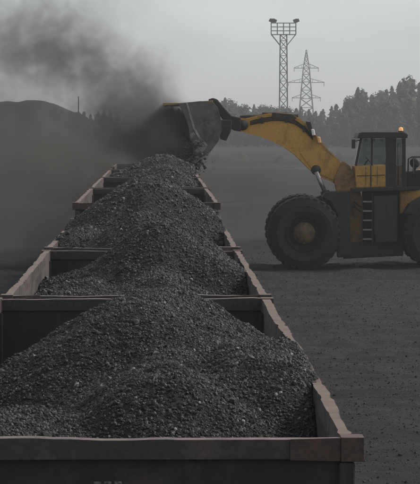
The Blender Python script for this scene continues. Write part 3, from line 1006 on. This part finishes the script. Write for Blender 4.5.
lprism([(209.5, 147.2), (194.8, 158.8), (191, 164.5), (194.5, 164.2), (211, 151.8)], YB0 - 0.02, YB1 + 0.02).build('cutting_edge', M['edge'], bucket, 0.01)
for k in range(9):
    y = YB0 + 0.1 + k * (YB1 - YB0 - 0.42) / 8
    a, c = lp(194.5, 160.0, YB0), lp(189.5, 168.0, YB0)
    d = Vector((c[0] - a[0], c[1] - a[1])).normalized()
    nrm = Vector((-d.y, d.x))
    pts = [Vector(a) + nrm * 0.08, Vector(a) - nrm * 0.08, Vector(c) - nrm * 0.02, Vector(c) + nrm * 0.02]
    MB().prism([tuple(p) for p in pts], y, y + 0.22).build('tooth', M['edge'], bucket, 0.012)
# coal tipping out of the bucket
N = 5200
t = rng.random(N) ** 0.8
sp = rng.normal(0, 1, (N, 3))
ca_, cb_ = at(199, 140, 104.6), at(181, 168, 104.6)
P = np.array(ca_)[None] * (1 - t[:, None]) + np.array(cb_)[None] * t[:, None]
P[:, 0] += sp[:, 0] * (0.10 + 0.22 * t)
P[:, 1] += rng.uniform(-1.7, 2.0, N)
P[:, 2] += sp[:, 2] * 0.16
o = lumps('falling_coal', P, 0.02 + 0.05 * rng.random(N) ** 3, M['coal_lump'], big=0.04)
tag(o, 'black coal pouring from the tipped bucket into the wagon', 'falling coal', kind='stuff')

# ------------------------------------------------------------------ far structures
def lattice(mb, base_w, top_w, z0, z1, panels, r, cx=0, cy=0):
    zs = [z0 + (z1 - z0) * (1 - (1 - k / panels) ** 1.15) for k in range(panels + 1)]
    ring = lambda z: [(cx + sx * w, cy + sy * w, z) for w in [(base_w + (top_w - base_w) * (z - z0) / (z1 - z0)) / 2] for sx, sy in ((-1, -1), (1, -1), (1, 1), (-1, 1))]
    for a, c in zip(zs[:-1], zs[1:]):
        A, C = ring(a), ring(c)
        for k in range(4):
            j = (k + 1) % 4
            mb.bar(A[k], C[j], r)
            mb.bar(A[j], C[k], r)
            mb.bar(C[k], C[j], r)


MD = 611.0
mp = at(283.4, 122, MD)
mast = empty('floodlight_mast', (mp.x, MD, 0))
tag(mast, 'tall lattice floodlight mast with a railed platform on top', 'floodlight mast')
zf = at(283, 35, MD).z
for sx, sy in ((-1, -1), (1, -1), (1, 1), (-1, 1)):
    MB().bar((sx * 0.98, sy * 0.98, -0.2), (sx * 0.72, sy * 0.72, zf), 0.2).build('leg', M['galv'], mast)
mb = MB()
lattice(mb, 1.96, 1.44, 0, zf, 13, 0.11)
mb.build('bracing', M['galv'], mast)
PW = 2.72
MB().box(-PW, PW, -1.2, 1.2, zf, zf + 0.14).build('platform', M['galv'], mast)
mb = MB()
for sy in (-1.2, 1.2):
    for zz in (0.9, 1.75, 2.6):
        mb.bar((-PW, sy, zf + zz), (PW, sy, zf + zz), 0.11)
    for k in range(5):
        x = -PW + k * PW / 2
        mb.bar((x, sy, zf + 0.1), (x, sy, zf + 2.6), 0.12)
for sx in (-PW, PW):
    for zz in (0.9, 1.75, 2.6):
        mb.bar((sx, -1.2, zf + zz), (sx, 1.2, zf + zz), 0.11)
mb.build('railing', M['galv'], mast)
for sx in (-1, 1):
    for sy in (-1, 1):
        MB().bar((sx * PW * 0.96, sy * 0.9, zf), (sx * 0.76, sy * 0.76, zf - 2.3), 0.16).build('strut', M['galv'], mast)
for (x, k) in ((-2.75, 0), (-2.0, 1), (-2.4, 2), (2.55, 3), (2.95, 4)):
    mb = MB()
    mb.tube([(x, -0.9, zf + 2.6), (x, -0.9, zf + 2.95)], 0.07, 6)
    tilt = -0.45 if x < 0 else 0.35
    mb.bar((x - 0.42, -0.9, zf + 3.1 - tilt * 0.45), (x + 0.42, -0.9, zf + 3.1 + tilt * 0.45), 0.6, 0.7)
    mb.build('floodlight', M['iron'], mast)

PD = 1100.0
pp = at(306.2, 122, PD)
pyl = empty('power_pylon', (pp.x, PD, 0))
tag(pyl, 'pointed lattice power pylon with three crossarms above the trees', 'power pylon')
zt = at(306, 50, PD).z
z68, z82, z98 = (at(306, y, PD).z for y in (68.2, 82.6, 98))
for sx, sy in ((-1, -1), (1, -1), (1, 1), (-1, 1)):
    MB().bar((sx * 3.6, sy * 3.6, -0.3), (sx * 1.2, sy * 1.2, z68), 0.3).bar((sx * 1.2, sy * 1.2, z68), (sx * 0.12, sy * 0.12, zt), 0.26).build('leg', M['galv'], pyl)
mb = MB()
lattice(mb, 7.2, 2.4, 0, z68, 8, 0.2)
lattice(mb, 2.4, 0.5, z68, zt - 1, 4, 0.17)
mb.build('bracing', M['galv'], pyl)
for zz, hw in ((z68, 4.9), (z82, 7.2), (z98, 5.7)):
    mb = MB()
    for s in (-1, 1):
        for yy in (-0.8, 0.8):
            mb.bar((s * 0.9, yy, zz), (s * hw, 0, zz), 0.24)
            mb.bar((s * 1.0, yy, zz + 1.7), (s * hw, 0, zz + 0.1), 0.19)
        for q in (0.35, 0.65):
            mb.bar((s * hw * q, 0.4, zz), (s * hw * q, 0.4, zz + 1.7 * (1 - q)), 0.15)
        mb.bar((s * hw * 0.98, 0, zz), (s * hw * 0.98, 0, zz - 1.4), 0.2)
    mb.build('crossarm', M['galv'], pyl)

ud = 300.0
u0, u1 = at(78.5, 120, ud), at(78.5, 96.5, ud)
upole = MB().tube([(u0.x, ud, -0.2), (u0.x, ud, u1.z)], [0.10, 0.06], 10)
tag(upole.build('utility_pole', M['bark']), 'thin pole faint in the dust beyond the stockpile slope', 'pole')


# ------------------------------------------------------------------ trees
def spruce_mesh(h, w, seed, nb=1300):
    r_ = np.random.default_rng(seed)
    t = r_.random(nb) ** 0.75
    z = h * (0.02 + 0.98 * t)
    prof = (1 - t) ** 0.7 * (0.75 + 0.25 * np.sin(t * 46 + seed)) + 0.03
    a = r_.uniform(0, 2 * math.pi, nb)
    lob = 1 + 0.4 * np.sin(a * 3 + seed + t * 9) * np.cos(t * 17 + seed)
    rad = w / 2 * prof * lob * np.sqrt(r_.uniform(0.25, 1, nb))
    c = np.stack([rad * np.cos(a), rad * np.sin(a), z - rad * 0.25], -1)
    s = (0.11 + 0.17 * r_.random(nb)) * (0.6 + 0.7 * (1 - t)) * w / 4
    out = np.stack([np.cos(a), np.sin(a), np.full(nb, -0.35)], -1)
    side = np.stack([-np.sin(a), np.cos(a), r_.normal(0, 0.3, nb)], -1)
    up = np.cross(out, side) + r_.normal(0, 0.3, (nb, 3))
    k = s[:, None]
    V = np.stack([c - out * k * 0.6 + up * k * 0.3, c + side * k * 0.8, c + out * k * 1.3 - up * k * 0.2, c - side * k * 0.8, c + up * k * 0.75], 1)
    F = np.array([(0, 1, 4), (1, 2, 4), (2, 3, 4), (3, 0, 4)])[None] + (np.arange(nb) * 5)[:, None, None]
    return V.reshape(-1, 3), F.reshape(-1, 3)


def birch_mesh(h, w, seed, nb=2600):
    r_ = np.random.default_rng(seed)
    nc = 14
    cz = r_.uniform(0.14, 0.93, nc)
    ca2 = r_.uniform(0, 2 * math.pi, nc)
    env = np.sin(np.clip((cz - 0.02) / 0.98, 0, 1) * math.pi) ** 0.6
    cr = w / 2 * env * r_.uniform(0.2, 0.75, nc)
    cs = w * (0.16 + 0.13 * r_.random(nc))
    i = r_.integers(0, nc, nb)
    d = r_.normal(size=(nb, 3))
    d /= np.linalg.norm(d, axis=1)[:, None]
    rad = cs[i] * r_.uniform(0.45, 1.15, nb)
    c = np.stack([cr[i] * np.cos(ca2[i]), cr[i] * np.sin(ca2[i]), cz[i] * h], -1) + d * rad[:, None] * np.array([1, 1, 1.35])
    s = (0.065 + 0.115 * r_.random(nb))[:, None] * w / 4.5
    a = r_.normal(size=(nb, 3))
    b2 = np.cross(d, a)
    V = np.stack([c + a * s, c + b2 * s, c - a * s * 0.9, c - b2 * s * 1.1, c + d * s * 0.8], 1)
    F = np.array([(0, 1, 4), (1, 2, 4), (2, 3, 4), (3, 0, 4)])[None] + (np.arange(nb) * 5)[:, None, None]
    return V.reshape(-1, 3), F.reshape(-1, 3)


def make_tree(kind, seed, h, w):
    root = empty(kind + '_tree', (0, -50, 0))
    V, F = (spruce_mesh if kind == 'spruce' else birch_mesh)(h, w, seed)
    crown = mesh_np('crown', V, F, M[kind], root)
    tk = MB()
    r_ = random.Random(seed)
    tk.tube([(0, 0, -0.3), (0.05, 0, h * 0.4), (0.0, 0.05, h * 0.93)], [0.17, 0.12, 0.02], 7)
    for k in range(5):
        z = h * (0.3 + 0.12 * k)
        a = r_.uniform(0, 6.28)
        tk.tube([(0, 0, z), (math.cos(a) * w * 0.3, math.sin(a) * w * 0.3, z + h * 0.06)], [0.06, 0.015], 5)
    tk.build('trunk', M['bark'], root)
    return root


protos = {'spruce': [make_tree('spruce', s, 12.0, 5.0 + 0.5 * (s % 3)) for s in (1, 2, 3, 4)],
          'birch': [make_tree('birch', s, 12.0, 6.0) for s in (11, 12, 13)]}
used = set()


def plant(kind, x, y, h, rz, label, group, wide=1.0):
    src = random.choice(protos[kind])
    if src.name in used:
        o_ = src.copy()
        COL.objects.link(o_)
        for ch in list(src.children):
            c_ = ch.copy()
            COL.objects.link(c_)
            c_.parent = o_
    else:
        o_ = src
        used.add(src.name)
    o_.location = (x, y, 0)
    o_.rotation_euler = (0, 0, rz)
    s_ = h / 12.0
    o_.scale = (s_ * wide, s_ * wide, s_)
    tag(o_, label, 'tree', group)
    return o_


SKY_L = [(-10, 112), (60, 112), (120, 110), (180, 106), (215, 103), (225, 98.5), (236, 102), (247, 105), (265, 104), (285, 106), (305, 107), (326, 107), (340, 103.5), (349, 97),
         (358, 88), (366, 95), (376, 93), (386, 90), (396, 84), (405, 79), (414, 82), (424, 83), (445, 82)]


def skyline(px):
    for (a, c), (d, e) in zip(SKY_L[:-1], SKY_L[1:]):
        if a <= px <= d:
            return c + (e - c) * (px - a) / (d - a)
    return 100


GR = 'hazy trees of the distant wood'
SPECIAL = {358: 'tall pointed spruce standing out of the wood left of the loader cab',
           405: 'tallest crown of the wood, above and right of the cab beacon',
           225: 'spruce just right of the bucket, taller than its neighbours'}
for px in (358, 405, 225):
    Y = 690.0
    p = at(px, skyline(px) - 0.5, Y)
    plant('spruce' if px != 405 else 'birch', p.x, Y, p.z, 0.3 * px, SPECIAL[px], GR)
by_spot = {}
for row, (Y0, drop, step) in enumerate(((720, 0.0, 6.5), (670, 3.5, 9.0), (630, 9.0, 10.0), (612, 19.0, 11.0))):
    px = 62.0 + row * 3
    while px < 440:
        Y = Y0 + random.uniform(-14, 14)
        top = skyline(min(max(px, -9), 444)) + drop + random.uniform(-0.5, 4.5)
        p = at(px, top, Y)
        kind = 'spruce' if random.random() < (0.7, 0.55, 0.4, 0.3)[row] else 'birch'
        where = next(w for lim, w in ((160, 'left of the bucket'), (232, 'behind the bucket'), (278, 'left of the mast'),
                                      (312, 'behind mast and pylon'), (352, 'left of the cab'), (400, 'above the cab'), (999, 'at the right edge')) if px < lim)
        rank = ('back row', 'second row', 'third row', 'front edge')[row]
        look = 'slim hazy spruce' if kind == 'spruce' else 'rounded hazy leafy tree'
        lab = (look, rank, where)
        by_spot.setdefault(lab, []).append(plant(kind, p.x, Y, max(p.z, 5.0), random.uniform(0, 6.28), None, GR, random.uniform(0.85, 1.15)))
        px += step * random.uniform(0.65, 1.35)

ORD = ['leftmost', 'second from left', 'third from left', 'fourth from left', 'fifth from left', 'sixth from left', 'seventh from left', 'eighth from left', 'ninth from left'] + [w_ + ' from left' for w_ in ('tenth', 'eleventh', 'twelfth', 'thirteenth', 'fourteenth', 'fifteenth', 'sixteenth')]
for (look, rank, where), trees in by_spot.items():        # each label says row, place and which one there
    for k, o_ in enumerate(trees):
        pos_ = '' if len(trees) == 1 else (', ' + (ORD[k] if k < len(trees) - 1 else 'rightmost'))
        o_['label'] = f'{look} in the wood {where}, {rank}{pos_}'

# ------------------------------------------------------------------ dust and haze
def dust_object(name, blobs, color, label, noise_scale, seed, step=0.22, grow=1.75, aniso=0.0):
    mb = MB()
    for (c, r, dens) in blobs:
        nu, nv = 16, 10
        vs = []
        for j in range(nv + 1):
            for k in range(nu):
                th, ph = math.pi * j / nv, 2 * math.pi * k / nu
                vs.append((c[0] + grow * r[0] * math.sin(th) * math.cos(ph), c[1] + grow * r[1] * math.sin(th) * math.sin(ph),
                           max(0.25, c[2] + grow * r[2] * math.cos(th))))
        fs = [(j * nu + k, (j + 1) * nu + k, (j + 1) * nu + (k + 1) % nu, j * nu + (k + 1) % nu) for j in range(nv) for k in range(nu)]
        mb.add(vs, fs)
    m, n, l, v = volume_mat(name + '_air', color, 0.0, aniso)
    m.cycles.volume_step_rate = step
    tc = n.new('ShaderNodeTexCoord')
    nz = n.new('ShaderNodeTexNoise')
    nz.noise_dimensions = '3D'
    nz.inputs['Scale'].default_value = noise_scale
    nz.inputs['Detail'].default_value = 7
    nz.inputs['Roughness'].default_value = 0.62
    nz.inputs['Distortion'].default_value = 1.0
    mpn = n.new('ShaderNodeMapping')
    mpn.inputs['Location'].default_value = (seed, seed * 2.3, 0)
    l.new(tc.outputs['Object'], mpn.inputs[0])
    l.new(mpn.outputs[0], nz.inputs['Vector'])
    total = None
    for (c, r, dens) in blobs:
        s = n.new('ShaderNodeVectorMath')
        s.operation = 'SUBTRACT'
        s.inputs[1].default_value = c
        l.new(tc.outputs['Object'], s.inputs[0])
        d = n.new('ShaderNodeVectorMath')
        d.operation = 'DIVIDE'
        d.inputs[1].default_value = r
        l.new(s.outputs[0], d.inputs[0])
        q = n.new('ShaderNodeVectorMath')
        q.operation = 'LENGTH'
        l.new(d.outputs[0], q.inputs[0])
        mr = n.new('ShaderNodeMapRange')
        mr.interpolation_type = 'SMOOTHSTEP'
        mr.inputs['From Min'].default_value = 0.0
        mr.inputs['From Max'].default_value = grow * 0.92
        mr.inputs['To Min'].default_value = dens
        mr.inputs['To Max'].default_value = 0.0
        l.new(q.outputs['Value'], mr.inputs[0])
        if total is None:
            total = mr.outputs[0]
        else:
            ad = n.new('ShaderNodeMath')
            ad.operation = 'ADD'
            l.new(total, ad.inputs[0])
            l.new(mr.outputs[0], ad.inputs[1])
            total = ad.outputs[0]
    nr = n.new('ShaderNodeMapRange')
    nr.interpolation_type = 'SMOOTHSTEP'
    nr.inputs['From Min'].default_value = 0.37
    nr.inputs['From Max'].default_value = 0.63
    nr.inputs['To Min'].default_value = 0.14
    nr.inputs['To Max'].default_value = 1.9
    l.new(nz.outputs[0], nr.inputs[0])
    mu = n.new('ShaderNodeMath')
    mu.operation = 'MULTIPLY'
    l.new(total, mu.inputs[0])
    l.new(nr.outputs[0], mu.inputs[1])
    l.new(mu.outputs[0], v.inputs['Density'])
    o_ = mb.build(name, m)
    rm = o_.modifiers.new('remesh', 'REMESH')
    rm.mode = 'VOXEL'
    rm.voxel_size = 0.3
    tag(o_, label, 'dust cloud', kind='stuff')
    return o_


def blob(px, py, Y, rx, ry, rz, dens):
    return (tuple(at(px, py, Y)), (rx, ry, rz), dens)


dust_object('dust_cloud', [
    blob(180, 150, 105.2, 0.8, 1.8, 0.75, 2.2),
    blob(176, 124, 105.8, 0.75, 1.8, 0.7, 0.9),
    blob(160, 138, 105.6, 1.1, 2.2, 1.0, 1.6),
    blob(140, 124, 106.5, 1.55, 2.4, 1.2, 0.85),
    blob(116, 108, 107.5, 1.9, 2.6, 1.4, 0.40),
    blob(86, 62, 108.0, 1.8, 2.6, 1.1, 0.32),
    blob(50, 44, 108.5, 2.2, 2.8, 1.3, 0.20),
    blob(6, 38, 109.0, 2.6, 3.0, 1.4, 0.17),
    blob(20, 85, 109.0, 2.8, 3.0, 1.4, 0.14),
    blob(142, 84, 108.5, 1.2, 2.4, 1.2, 0.22),
    blob(60, 8, 109.5, 3.2, 3.0, 1.2, 0.10),
    blob(160, 45, 109.5, 2.2, 2.6, 1.4, 0.03),
], (0.245, 0.242, 0.24), 'black coal dust billowing from the bucket up to the left', 1.15, 5.2, step=0.18)
dust_object('dust_haze', [
    blob(50, 175, 118.0, 4.2, 5.0, 2.2, 0.13),
    blob(120, 170, 116.0, 2.8, 4.0, 1.8, 0.21),
    blob(5, 140, 120.0, 3.2, 5.0, 2.0, 0.08),
    blob(20, 225, 104.0, 3.4, 5.0, 1.8, 0.15),
    blob(235, 185, 119.0, 3.4, 5.0, 1.9, 0.13),
    blob(330, 185, 123.0, 4.6, 5.0, 2.0, 0.11),
    blob(420, 175, 123.0, 3.6, 5.0, 1.9, 0.08),
], (0.18, 0.168, 0.152), 'thin brownish dust drifting low behind the wagons', 0.35, 9.0, step=0.4)

hm, n, l, v = volume_mat('haze_air', (0.96, 0.97, 0.985), 0.00036, 0.3)
hm.cycles.homogeneous_volume = True
hz = MB().box(-1600, 1600, -250, 2700, -1.3, 44)
tag(hz.build('haze', hm), 'pale grey haze thickening over the far yard and wood', 'haze', kind='stuff')
